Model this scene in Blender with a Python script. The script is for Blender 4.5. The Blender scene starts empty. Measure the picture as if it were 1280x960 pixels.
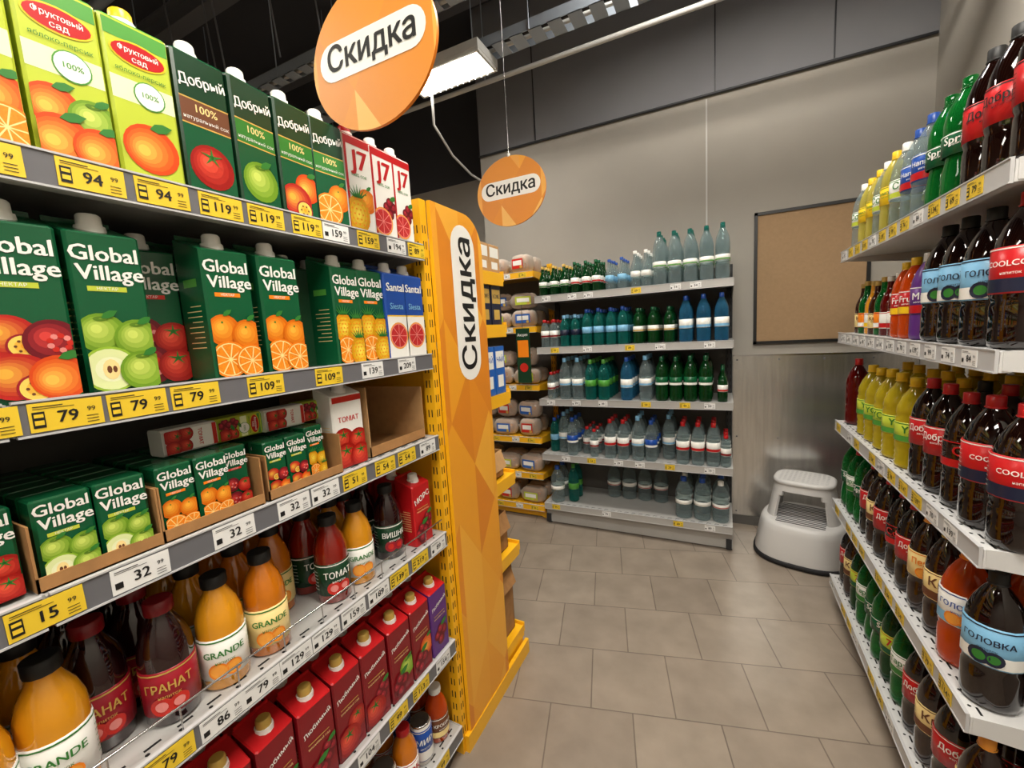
import bpy, math, random
import numpy as np
from mathutils import Matrix, Vector
random.seed(7)
sc=bpy.context.scene
try: sc.view_settings.view_transform='Standard'
except Exception as e: print(e)

# ---------------------------------------------------------------- materials
def lin(h):
    h=h.lstrip('#'); c=[int(h[i:i+2],16)/255 for i in (0,2,4)]
    return tuple((x/12.92 if x<=.04045 else ((x+.055)/1.055)**2.4) for x in c)+(1,)
MATS={}
ORDER=[]
def reg(m):
    MATS[m.name]=len(ORDER); ORDER.append(m); return m.name
def pm(name,col,rough=.5,metal=0,spec=.5,coat=0,noise=0,nscale=20,bump=0,stretch=None):
    if name in MATS: return name
    m=bpy.data.materials.new(name); m.use_nodes=True
    nt=m.node_tree; b=nt.nodes['Principled BSDF']
    b.inputs['Base Color'].default_value=lin(col)
    b.inputs['Roughness'].default_value=rough; b.inputs['Metallic'].default_value=metal
    b.inputs['Specular IOR Level'].default_value=spec; b.inputs['Coat Weight'].default_value=coat
    if noise or bump:
        tc=nt.nodes.new('ShaderNodeTexCoord'); n=nt.nodes.new('ShaderNodeTexNoise'); n.inputs['Scale'].default_value=nscale
        n.inputs['Detail'].default_value=4
        if stretch:
            mp=nt.nodes.new('ShaderNodeMapping'); mp.inputs['Scale'].default_value=stretch
            nt.links.new(tc.outputs['Object'],mp.inputs[0]); nt.links.new(mp.outputs[0],n.inputs['Vector'])
        else: nt.links.new(tc.outputs['Object'],n.inputs['Vector'])
        if noise:
            hs=nt.nodes.new('ShaderNodeHueSaturation'); hs.inputs['Color'].default_value=lin(col)
            mr=nt.nodes.new('ShaderNodeMapRange'); mr.inputs['From Min'].default_value=.3; mr.inputs['From Max'].default_value=.7; mr.inputs['To Min'].default_value=1-noise; mr.inputs['To Max'].default_value=1+noise
            nt.links.new(n.outputs['Fac'],mr.inputs['Value']); nt.links.new(mr.outputs[0],hs.inputs['Value'])
            nt.links.new(hs.outputs[0],b.inputs['Base Color'])
        if bump:
            bp=nt.nodes.new('ShaderNodeBump'); bp.inputs['Strength'].default_value=bump; bp.inputs['Distance'].default_value=.01
            nt.links.new(n.outputs['Fac'],bp.inputs['Height']); nt.links.new(bp.outputs[0],b.inputs['Normal'])
    return reg(m)
def pet(name,col,op=.5,rough=.08,tcol=None):
    if name in MATS: return name
    m=bpy.data.materials.new(name); m.use_nodes=True
    nt=m.node_tree; b=nt.nodes['Principled BSDF']; o=nt.nodes['Material Output']
    b.inputs['Base Color'].default_value=lin(col); b.inputs['Roughness'].default_value=rough; b.inputs['Coat Weight'].default_value=.5
    t=nt.nodes.new('ShaderNodeBsdfTransparent'); t.inputs[0].default_value=lin(tcol or col)
    lw=nt.nodes.new('ShaderNodeLayerWeight'); lw.inputs[0].default_value=.35
    mr=nt.nodes.new('ShaderNodeMapRange'); mr.inputs['To Min'].default_value=op*.55; mr.inputs['To Max'].default_value=min(1,op*1.9)
    nt.links.new(lw.outputs['Facing'],mr.inputs['Value'])
    mx=nt.nodes.new('ShaderNodeMixShader')
    nt.links.new(mr.outputs[0],mx.inputs[0]); nt.links.new(t.outputs[0],mx.inputs[1]); nt.links.new(b.outputs[0],mx.inputs[2])
    nt.links.new(mx.outputs[0],o.inputs[0])
    return reg(m)
def em(name,col,s):
    m=bpy.data.materials.new(name); m.use_nodes=True
    b=m.node_tree.nodes['Principled BSDF']; b.inputs['Base Color'].default_value=lin(col)
    b.inputs['Emission Color'].default_value=lin(col); b.inputs['Emission Strength'].default_value=s
    return reg(m)
def facet_mat(name,cols,k,ph=.037):
    m=bpy.data.materials.new(name); m.use_nodes=True; nt=m.node_tree; N=nt.nodes.new; L=nt.links.new
    b=nt.nodes['Principled BSDF']; b.inputs['Roughness'].default_value=.4
    tc=N('ShaderNodeTexCoord'); sx=N('ShaderNodeSeparateXYZ'); L(tc.outputs['Object'],sx.inputs[0])
    def M(op,a,c=None):
        n=N('ShaderNodeMath'); n.operation=op
        for i,v in enumerate((a,c)):
            if v is None: continue
            if isinstance(v,(int,float)): n.inputs[i].default_value=v
            else: L(v,n.inputs[i])
        return n.outputs[0]
    h=M('ADD',M('ADD',sx.outputs[0],sx.outputs[1]),ph); z=M('MULTIPLY',M('ADD',sx.outputs[2],ph),.72)
    u=M('MULTIPLY',M('ADD',h,z),k); v=M('MULTIPLY',M('SUBTRACT',h,z),k)
    fu=M('FLOOR',u); fv=M('FLOOR',v)
    tri=M('GREATER_THAN',M('ADD',M('FRACT',u),M('FRACT',v)),1.0)
    cb=N('ShaderNodeCombineXYZ'); L(fu,cb.inputs[0]); L(fv,cb.inputs[1]); L(tri,cb.inputs[2])
    wn=N('ShaderNodeTexWhiteNoise'); wn.noise_dimensions='3D'; L(cb.outputs[0],wn.inputs['Vector'])
    cr=N('ShaderNodeValToRGB'); cr.color_ramp.interpolation='CONSTANT'
    e=cr.color_ramp.elements; e[0].position=0; e[0].color=lin(cols[0]); e[1].position=1/len(cols); e[1].color=lin(cols[1])
    for i in range(2,len(cols)):
        q=e.new(i/len(cols)); q.color=lin(cols[i])
    L(wn.outputs['Value'],cr.inputs[0]); L(cr.outputs[0],b.inputs['Base Color'])
    return reg(m)

# ---------------------------------------------------------------- geometry templates
class T:
    def __init__(s): s.p=[]; s.b=None
    def add(s,V,F,mat,smooth=False):
        s.p.append((np.array(V,dtype=float).reshape(-1,3),F,mat,smooth)); s.b=None
    def bake(s):
        if s.b is None:
            Vs=[];L=[];N=[];Mi=[];S=[];o=0
            for V,F,m,sm in s.p:
                Vs.append(V)
                for f in F: L.extend([i+o for i in f]); N.append(len(f))
                Mi+= [MATS[m]]*len(F); S+=[sm]*len(F); o+=len(V)
            s.b=(np.vstack(Vs),np.array(L,dtype=np.int32),np.array(N,dtype=np.int32),np.array(Mi,dtype=np.int32),np.array(S,dtype=bool))
        return s.b
def build(name,items,parent=None):
    Vs=[];Ls=[];Ns=[];Ms=[];Ss=[];o=0
    for t,M in items:
        V,L,N,Mi,S=t.bake(); A=np.array(M)
        Vs.append(V@A[:3,:3].T+A[:3,3]); Ls.append(L+o); Ns.append(N); Ms.append(Mi); Ss.append(S); o+=len(V)
    V=np.vstack(Vs);L=np.concatenate(Ls);N=np.concatenate(Ns);Mi=np.concatenate(Ms);S=np.concatenate(Ss)
    u,inv=np.unique(Mi,return_inverse=True)
    me=bpy.data.meshes.new(name)
    me.vertices.add(len(V)); me.vertices.foreach_set('co',V.astype(np.float32).ravel())
    me.loops.add(len(L)); me.loops.foreach_set('vertex_index',L)
    me.polygons.add(len(N)); me.polygons.foreach_set('loop_start',np.concatenate([[0],np.cumsum(N)[:-1]]).astype(np.int32))
    me.polygons.foreach_set('material_index',inv.astype(np.int32).ravel()); me.polygons.foreach_set('use_smooth',S)
    me.update(calc_edges=True); me.validate()
    for i in u: me.materials.append(ORDER[int(i)])
    ob=bpy.data.objects.new(name,me); sc.collection.objects.link(ob)
    if parent: ob.parent=parent
    return ob
I4=Matrix.Identity(4)
def TR(x,y,z,r=0,s=1): return Matrix.Translation((x,y,z))@Matrix.Rotation(math.radians(r),4,'Z')@Matrix.Scale(s,4)
def box(t,x0,x1,y0,y1,z0,z1,mat):
    V=[(x0,y0,z0),(x1,y0,z0),(x1,y1,z0),(x0,y1,z0),(x0,y0,z1),(x1,y0,z1),(x1,y1,z1),(x0,y1,z1)]
    t.add(V,[(0,3,2,1),(4,5,6,7),(0,1,5,4),(1,2,6,5),(2,3,7,6),(3,0,4,7)],mat)
def loft(t,rings,mat,smooth=False,cap0=True,cap1=True):
    n=len(rings[0]); V=[p for r in rings for p in r]; F=[]
    for i in range(len(rings)-1):
        for k in range(n):
            a=i*n+k; b=i*n+(k+1)%n; F.append((a,b,b+n,a+n))
    t.add(V,F,mat,smooth)
    C=[]
    if cap0: C.append(tuple(range(n-1,-1,-1)))
    if cap1: C.append(tuple((len(rings)-1)*n+k for k in range(n)))
    if C:
        t.add(V,C,mat,False)
def cbox(t,x0,x1,y0,y1,z0,z1,mat,c=.004):
    loft(t,[[(x0+c,y0+c,z0),(x1-c,y0+c,z0),(x1-c,y1-c,z0),(x0+c,y1-c,z0)],[(x0,y0,z0+c),(x1,y0,z0+c),(x1,y1,z0+c),(x0,y1,z0+c)],
            [(x0,y0,z1-c),(x1,y0,z1-c),(x1,y1,z1-c),(x0,y1,z1-c)],[(x0+c,y0+c,z1),(x1-c,y0+c,z1),(x1-c,y1-c,z1),(x0+c,y1-c,z1)]],mat)
def lathe(t,prof,mat,seg=14,cx=0,cy=0,smooth=True,cap0=False,cap1=False):
    R=[[(cx+r*math.cos(2*math.pi*k/seg),cy+r*math.sin(2*math.pi*k/seg),z) for k in range(seg)] for r,z in prof]
    loft(t,R,mat,smooth,cap0,cap1)
def tube(t,pts,r,mat,seg=8):
    pts=[Vector(p) for p in pts]; R=[]
    for i,p in enumerate(pts):
        d=(pts[min(i+1,len(pts)-1)]-pts[max(i-1,0)]).normalized()
        u=d.cross(Vector((0,0,1)));
        if u.length<.01: u=d.cross(Vector((1,0,0)))
        u.normalize(); w=u.cross(d)
        R.append([tuple(p+u*(r*math.cos(2*math.pi*k/seg))+w*(-r*math.sin(2*math.pi*k/seg))) for k in range(seg)])
    loft(t,R,mat,True)
def fpoly(t,P,y,mat):   # polygon in front plane (x,z)
    if len(P)>=3: t.add([(x,y,z) for x,z in P],[tuple(range(len(P)))],mat)
def rect(t,x0,x1,z0,z1,y,mat): fpoly(t,[(x0,z0),(x1,z0),(x1,z1),(x0,z1)],y,mat)
def clip(P,x0,x1,z0,z1):
    for ax,val,sg in ((0,x0,1),(0,x1,-1),(1,z0,1),(1,z1,-1)):
        Q=[]
        for i in range(len(P)):
            a=P[i-1];b=P[i];ia=(a[ax]-val)*sg>=0;ib=(b[ax]-val)*sg>=0
            if ia!=ib:
                s=(val-a[ax])/(b[ax]-a[ax]); Q.append((a[0]+s*(b[0]-a[0]),a[1]+s*(b[1]-a[1])))
            if ib: Q.append(b)
        P=Q
        if not P: break
    return P
def circ(cx,cz,r,n=20,e=1): return [(cx+r*math.cos(2*math.pi*k/n),cz+r*e*math.sin(2*math.pi*k/n)) for k in range(n)]
_tc={}
def tmesh(s):
    if s not in _tc:
        c=bpy.data.curves.new('t','FONT'); c.body=s; c.size=1; c.resolution_u=2; c.align_x='CENTER'; c.align_y='CENTER'
        o=bpy.data.objects.new('t',c); sc.collection.objects.link(o)
        dg=bpy.context.evaluated_depsgraph_get(); oe=o.evaluated_get(dg); me=oe.to_mesh()
        V=[tuple(v.co) for v in me.vertices]; F=[tuple(p.vertices) for p in me.polygons]
        oe.to_mesh_clear(); bpy.data.objects.remove(o); bpy.data.curves.remove(c)
        _tc[s]=(V,F)
    return _tc[s]
def text(t,s,size,cx,cz,y,mat,off=.012,rot=0,cyl=None,sx=1,fit=None):
    V,F=tmesh(s); c,sn=math.cos(rot),math.sin(rot)
    if fit:
        e=(max(v[0] for v in V)-min(v[0] for v in V)); ww=e*size
        if ww>fit:
            q=fit/ww; size*=max(q,math.sqrt(q)*.9 if q>.6 else q)
            sx=min(1,fit/(e*size))
    sh=[(0,0)] if off<=.006 else [(-off,-off*.5),(off,off*.5),(off,-off*.5)] if off>=.02 else [(-off,0),(off,0)]
    for j,(ox,oz) in enumerate(sh):      # bold = slightly shifted copies, each on its own level
        W=[]
        for a,b,_ in V:
            a=(a+ox)*size*sx;b=(b+oz)*size
            x=cx+a*c-b*sn; z=cz+a*sn+b*c; e=j*.00006
            if cyl: W.append(((cyl+e)*math.sin(x/cyl),-(cyl+e)*math.cos(x/cyl),z))
            else: W.append((x,y-e,z))
        t.add(W,F,mat)

# palette
for n,c,r in [('white_print','#f1f0ea',.33),('black_print','#141414',.5),('red_print','#bd171c',.3),('darkred_print','#82101a',.28),
    ('green_print','#0d5532',.27),('darkgreen_print','#153b24',.27),('lime_print','#bccb3e',.3),('midgreen_print','#4f9a3a',.35),
    ('blue_print','#1b4aa0',.32),('navy_print','#1a2038',.35),('lightblue_print','#7fb9de',.4),('yellow_print','#f4c81c',.35),('orange_print','#ef8412',.35),
    ('peach_print','#f2a03a',.35),('cream_print','#f6dc96',.4),('pale_apple','#e9efc0',.4),('apple_print','#97bd35',.35),('tomato_print','#c9271b',.32),
    ('crimson_print','#9a1426',.32),('purple_print','#5b2a7a',.35),('brown_print','#6b3c1e',.5),('tagyellow','#ecc832',.45),('tagwhite','#ececea',.45),
    ('leaf_print','#2f7a2c',.4),('gold_print','#caa650',.4),('pink_print','#e58a84',.4),('blue_box','#2060b8',.4)]:
    pm(n,c,r)
pm('seg_orange','#f28c1e',.35,noise=.14,nscale=260); pm('seg_red','#c02a2c',.35,noise=.22,nscale=260)
pm('shelf_metal','#b6b5b2',.32,0.15,noise=.05,nscale=6); pm('shelf_white','#d2d2d1',.33,noise=.03,nscale=6); pm('strip_grey','#6a6a6e',.28)
pm('strip_light','#c2c2c3',.28); pm('post_dark','#333437',.4,.3); pm('hole_dark','#0c0c0c',.8); pm('back_grey','#5f5c58',.55)
pm('shelf_yellow','#f4b61c',.35); pm('chrome','#c8c8c8',.18,1); pm('cardboard','#a27545',.8,noise=.12,nscale=30); pm('cardboard_light','#b98f5e',.8,noise=.1,nscale=30)
pm('cola','#130503',.06,coat=.7); pm('cola2','#220c06',.06,coat=.7)
pet('lemon','#d8c226',.8,.07); pet('orange_soda','#dd5210',.85,.07); pet('red_soda','#6e0f0c',.88,.07)
pm('oj','#dd9418',.07,coat=.8); pm('oj2','#cb720e',.07,coat=.8); pm('tomato_juice','#86190d',.07,coat=.8); pm('dark_juice','#25080a',.07,coat=.8)
pet('clear_pet','#a3b3b6',.27,.05,tcol='#e8efef'); pet('blue_pet','#3a83aa',.4,.05,tcol='#9ccbe0'); pet('teal_pet','#1f8078',.45,.05,tcol='#74c8bc'); pet('green_pet','#127a30',.55,.05,tcol='#46b362'); pet('dgreen_pet','#0f4a20',.68,.05,tcol='#37904a')
pet('yellowish_pet','#cfc25a',.5,tcol='#e8e08a'); pet('brown_glass','#4a210b',.85)
pet('bag_plastic','#e2ddd2',.55,.2,tcol='#f4f0ea')
pm('bread','#b0763a',.7,noise=.3,nscale=25,bump=.4)
em('lamp_diffuser','#fff4e0',10)
facet_mat('facet_orange',['#eda748','#e3922f','#f2bb63','#df8d31','#efb052','#efa538'],4.3,.061)
facet_mat('facet_panel',['#eda026','#e48e22','#f2ae38','#de861f','#efa52c'],3.8)
def mixh(a,b,f):
    A=[int(a[i:i+2],16) for i in (1,3,5)];Bc=[int(b[i:i+2],16) for i in (1,3,5)]
    return '#%02x%02x%02x'%tuple(int(x+(y-x)*f) for x,y in zip(A,Bc))

# ---------------------------------------------------------------- products
def fruit(t,kind,x,z,r,y,B):
    def d(cx,cz,rr,m,k=0,e=1,n=20): fpoly(t,clip(circ(cx,cz,rr,n,e),*B),y-.00015*k,m)
    def g(cx,cz,rr,a,b,e=1,k=0,steps=5,dx=-.22,dz=.22):
        for i in range(steps):
            f=i/(steps-1); h=mixh(a,b,f); d(cx+dx*rr*f,cz+dz*rr*e*f,rr*(1-.78*f),pm('print_'+h[1:],h,.33),k+i,e,22 if i==0 else 16)
    def leaf(cx,cz,L,a,k=6):
        P=[(0,0),(.3,.2),(.65,.2),(1,0),(.65,-.2),(.3,-.2)][::-1]
        c,s=math.cos(a),math.sin(a); fpoly(t,clip([(cx+L*(p*c-q*s),cz+L*(p*s+q*c)) for p,q in P],*B),y-.00015*k,'leaf_print')
    if kind=='orange': g(x,z,r,'#d96a08','#fbb23c'); d(x-.1*r,z+.5*r,r*.07,'leaf_print',6,1,8); leaf(x,z+.9*r,r*.7,.6)
    elif kind=='slice':
        d(x,z,r,'orange_print'); d(x,z,r*.9,'cream_print',1)
        for k in range(9):
            a=k*2*math.pi/9; b=a+2*math.pi/9*.88
            fpoly(t,clip([(x+.08*r*math.cos((a+b)/2),z+.08*r*math.sin((a+b)/2))]+[(x+r*.84*math.cos(a+(b-a)*j/3),z+r*.84*math.sin(a+(b-a)*j/3)) for j in range(4)],*B),y-.0003,'seg_orange')
    elif kind=='redslice':
        d(x,z,r,'peach_print'); d(x,z,r*.9,'pink_print',1)
        for k in range(8):
            a=k*math.pi/4; b=a+math.pi/4*.9; fpoly(t,clip([(x+.06*r*math.cos((a+b)/2),z+.06*r*math.sin((a+b)/2))]+[(x+r*.84*math.cos(a+(b-a)*j/3),z+r*.84*math.sin(a+(b-a)*j/3)) for j in range(4)],*B),y-.0003,'seg_red')
    elif kind=='apple': g(x,z,r,'#6f9a22','#cfe06a'); g(x,z+r*.72,r*.3,'#5a801e','#88aa33',.4,5,2,0,0); leaf(x+.02*r,z+r*.75,r*.8,.5,8)
    elif kind=='halfapple':
        d(x,z,r,'apple_print'); g(x,z,r*.9,'#dfe8a8','#f6f6dc',1,1,3,0,0); d(x,z,r*.3,'cream_print',4,1.5,12); d(x-.07*r,z,r*.09,'brown_print',5,1.9,8); d(x+.12*r,z,r*.08,'brown_print',5,1.9,8)
    elif kind=='peach': g(x,z,r,'#d9480f','#fbc050',1,0,6,-.3,-.1); leaf(x,z+.85*r,r*.9,.3)
    elif kind=='tomato':
        g(x,z,r,'#9c120c','#e8553c')
        for k in range(5):
            a=math.pi/2+k*2*math.pi/5; c=(x,z+r*.45)
            fpoly(t,clip([(c[0]-.08*r*math.sin(a),c[1]+.08*r*math.cos(a)),(c[0]+.08*r*math.sin(a),c[1]-.08*r*math.cos(a)),(c[0]+r*.55*math.cos(a),c[1]+r*.45*math.sin(a))][::-1],*B),y-.001,'leaf_print')
    elif kind=='pomegranate':
        g(x,z,r,'#6d0b1b','#d8403a',1,0,4)
        for q in range(9): d(x+.2*r+r*.34*math.cos(q*.698),z-.1*r+r*.34*math.sin(q*.698),r*.13,'pink_print' if q%2 else 'tomato_print',5,1,8)
    elif kind=='mango':
        g(x,z,r,'#b8201a','#f0b040',.9,0,6,-.3,.15); d(x+.45*r,z-.5*r,r*.55,'crimson_print',6); g(x+.45*r,z-.5*r,r*.47,'#f2d060','#f0a020',1,7,3,0,0)
        for q in range(6): d(x+.45*r+r*.25*math.cos(q*1.05),z-.5*r+r*.25*math.sin(q*1.05),r*.06,'brown_print',10,1,6)
    elif kind=='pineapple':
        g(x,z,r,'#d89a10','#f8dc50',1.25,0,4,0,0)
        for a in range(-2,3):
            for b in range(-3,4):
                if (a*.3)**2+(b*.24)**2<.8: d(x+(a+.5*(b%2))*.36*r,z+b*.33*r,r*.07,'orange_print',5,1,6)
        for q in range(-3,4): fpoly(t,clip([(x+q*.09*r-.1*r,z+1.1*r),(x+q*.09*r+.1*r,z+1.1*r),(x+q*.33*r,z+(2.0-.1*abs(q))*r)],*B),y-.0009,'leaf_print')
    elif kind=='cherry':
        for j,(a,b) in enumerate(((-.4,.1),(.45,.2),(0,-.45),(0,.55))): g(x+a*r,z+b*r,r*.46,'#6a0a18','#c83040',1,j,3)
        leaf(x,z+r*.8,r,.4)
LAY={1:[(0,.27,.041)],2:[(.02,.35,.033),(-.015,.19,.040)],4:[(-.021,.38,.032),(.024,.34,.032),(-.019,.15,.037),(.024,.13,.033)]}
_ct={}
def carton(w,d,h,style,kinds=(),cap='white_print',plain=False):
    key=(w,d,h,style,tuple(kinds),cap,plain)
    if key in _ct: return _ct[key]
    t=T(); _ct[key]=t
    st={'village':('green_print','green_print'),'garden':('lime_print','midgreen_print'),'good':('darkgreen_print','green_print'),'seven':('white_print','red_print'),
        'siesta':('blue_print','blue_print'),'fav':('darkred_print','red_print'),'dark':('darkgreen_print','darkgreen_print'),'purple':('purple_print','red_print'),
        'tom':('white_print','white_print'),'red':('red_print','red_print')}[style]
    body,top=st; hw=w/2;hd=d/2;c=.004;zf=h*.9 if h>.16 else h
    P=[(-hw+c,-hd),(hw-c,-hd),(hw,-hd+c),(hw,hd-c),(hw-c,hd),(-hw+c,hd),(-hw,hd-c),(-hw,-hd+c)]
    def zt(y): return zf+(h-zf)*(y+hd)/d
    loft(t,[[(x,y,0) for x,y in P],[(x,y,zt(y)-.003) for x,y in P]],body,cap1=False,cap0=True)
    loft(t,[[(x,y,zt(y)-.003) for x,y in P],[(x*.93,y*.95,zt(y)) for x,y in P]],top,cap0=False)
    if h>.16:
        lathe(t,[(.016,zt(0)-.012),(.016,zt(0)+.006),(.0155,zt(0)+.018),(.013,zt(0)+.021)],cap,12,0,-.005,True,False,True)
        lathe(t,[(.021,zt(0)-.012),(.019,zt(0)+.003)],'white_print',12,0,-.005,True,False,True)
        box(t,-hw*.9,hw*.9,hd-.006,hd-.003,h-.004,h+.006,top)
        if not plain:
            for xs,sg in ((-hw-.0006,-1),(hw+.0006,1)):
                for q in range(9):
                    z0=zf*(.25+.04*q); V=[(xs,-hd*.6,z0),(xs,hd*(.5-.3*(q%3==2)),z0),(xs,hd*(.5-.3*(q%3==2)),z0+.0016),(xs,-hd*.6,z0+.0016)]
                    t.add(V,[(0,1,2,3)] if sg>0 else [(3,2,1,0)],'cream_print' if style!='seven' else 'strip_grey')
                V=[(xs,-hd*.5,zf*.72),(xs,hd*.5,zf*.72),(xs,hd*.5,zf*.78),(xs,-hd*.5,zf*.78)]; t.add(V,[(0,1,2,3)] if sg>0 else [(3,2,1,0)],'midgreen_print' if style in('village','good') else top)
    if plain: return t
    y=-hd-.0006; B=(-hw+.003,hw-.003,.002,zf-.006)
    s=w/.095; FW=w*.9
    if style=='village':
        text(t,'Global',.037*s,-.002*s,zf*.87,y-.0004,'white_print',.022,fit=FW); text(t,'Village',.037*s,.003*s,zf*.87-.03*s,y-.0004,'white_print',.022,fit=FW)
        col='orange_print' if 'slice' in kinds else ('tomato_print' if 'tomato' in kinds else 'lime_print')
        rect(t,-.03*s,.02*s,zf*.87-.0585*s,zf*.87-.0505*s,y,col); text(t,'НЕКТАР',.007*s,-.005*s,zf*.87-.0545*s,y-.0004,'white_print',0)
    elif style=='garden':
        rect(t,B[0],B[1],zf*.88,B[3],y+.0003,'midgreen_print')
        rect(t,B[0],B[1],zf*.5,zf*.64,y+.0003,'pale_apple')
        fpoly(t,circ(0,zf*.81,.040*s,20,.5),y-.0003,'yellow_print'); fpoly(t,circ(0,zf*.81,.0375*s,20,.46),y-.0006,'red_print'); text(t,'Фруктовый',.017*s,0,zf*.825,y-.0009,'white_print',.015,fit=FW*.66); text(t,'сад',.013*s,0,zf*.775,y-.0009,'white_print',.01)
        text(t,'яблоко-персик',.01*s,0,zf*.69,y-.0009,'leaf_print',.005,fit=FW)
        fpoly(t,circ(.008*s,zf*.57,.023*s),y-.0003,'midgreen_print'); fpoly(t,circ(.008*s,zf*.57,.021*s),y-.0006,'white_print'); text(t,'100%',.012*s,.008*s,zf*.57,y-.0009,'midgreen_print')
    elif style=='good':
        fpoly(t,clip(circ(0,zf*.3,.085*s),*B),y+.0002,'green_print')
        rect(t,B[0],B[1],zf*.5,zf*.68,y,'brown_print' if 'tomato' in kinds else 'leaf_print'); rect(t,B[0],B[1],zf*.495,zf*.505,y-.0002,'gold_print'); rect(t,B[0],B[1],zf*.675,zf*.685,y-.0002,'gold_print')
        text(t,'Добрый',.034*s,0,zf*.82,y-.0004,'white_print',.02,rot=.14,fit=FW); text(t,'100%',.02*s,0,zf*.62,y-.0004,'cream_print',.01); text(t,'натуральный сок',.01*s,0,zf*.545,y-.0004,'white_print',.0,fit=FW)
    elif style=='seven':
        rect(t,B[0],B[1],zf*.9,zf*.98,y,'red_print'); text(t,'J7',.07*s,.006*s,zf*.75,y-.0004,'red_print',.03); text(t,'100% сок',.013*s,0,zf*.6,y-.0004,'leaf_print',.01); rect(t,B[0],B[0]+.008*s,.002,zf*.9,y,'red_print')
    elif style=='siesta':
        rect(t,B[0],B[1],.002,zf*.5,y,'white_print'); text(t,'Santal',.034*s,0,zf*.84,y-.0004,'white_print',.02,fit=FW); text(t,'Siesta',.026*s,0,zf*.62,y-.0004,'lightblue_print',.01,fit=FW); rect(t,B[0],B[1],zf*.5,zf*.515,y-.0003,'yellow_print')
    elif style in('fav','purple','red'):
        text(t,'Любимый' if style!='red' else 'МОРС',.03*s,0,zf*.77,y-.0004,'white_print',.02,rot=.28,fit=FW*.95); rect(t,-.03*s,.03*s,zf*.60,zf*.61,y,'gold_print'); text(t,'вишнёвый сад',.009*s,0,zf*.56,y-.0004,'cream_print',.0,fit=FW)
    elif style=='tom':
        rect(t,B[0],B[1],zf*.9,zf*.98,y,'tomato_print'); text(t,'ТОМАТ',.018*s,0,zf*.66,y-.0004,'tomato_print',.02,fit=FW)
    if kinds:
        n=4 if style in('village','garden','tom') else (2 if len(kinds)>1 or style=='fav' else 1)
        if style=='garden' and len(kinds)==1: n=1
        zs=.82 if style in('garden','good') else 1
        for i,(px,pz,r) in enumerate(LAY[n]):
            k=kinds[i%len(kinds)]; rr=r*s*(1.0 if h>.16 else .85)
            fruit(t,k,px*s,pz*zf*zs*(1 if h>.16 else 1.05),rr,y-.0019*i-.0004,B)
    return t
PROF={'pet':[(.3,0),(.78,.0),(.96,.02),(1,.06),(1,.28),(.95,.31),(1,.34),(1,.62),(.93,.7),(.74,.79),(.46,.87),(.29,.91),(.28,.935)],
 'wasp':[(.3,0),(.8,.0),(.97,.03),(1,.10),(.97,.22),(.84,.36),(.9,.46),(.99,.56),(.98,.66),(.85,.76),(.55,.86),(.3,.91),(.28,.935)],
 'ribs':[(.3,0),(.8,0),(.97,.02),(1,.05),(.94,.08),(1,.11),(.94,.14),(1,.17),(.94,.2),(1,.24),(1,.56),(.94,.59),(1,.62),(.95,.68),(.7,.79),(.4,.87),(.3,.9),(.3,.93)],
 'glass':[(.3,0),(.9,0),(1,.02),(1,.5),(.95,.58),(.7,.68),(.45,.76),(.38,.85),(.36,.94)],
 'juice':[(.3,0),(.92,0),(1,.02),(1,.56),(.96,.64),(.78,.75),(.55,.83),(.46,.87),(.46,.92)],
 'can':[(.3,0),(.9,0),(1,.02),(1,.9),(.93,.96)]}
_bt={}
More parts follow.
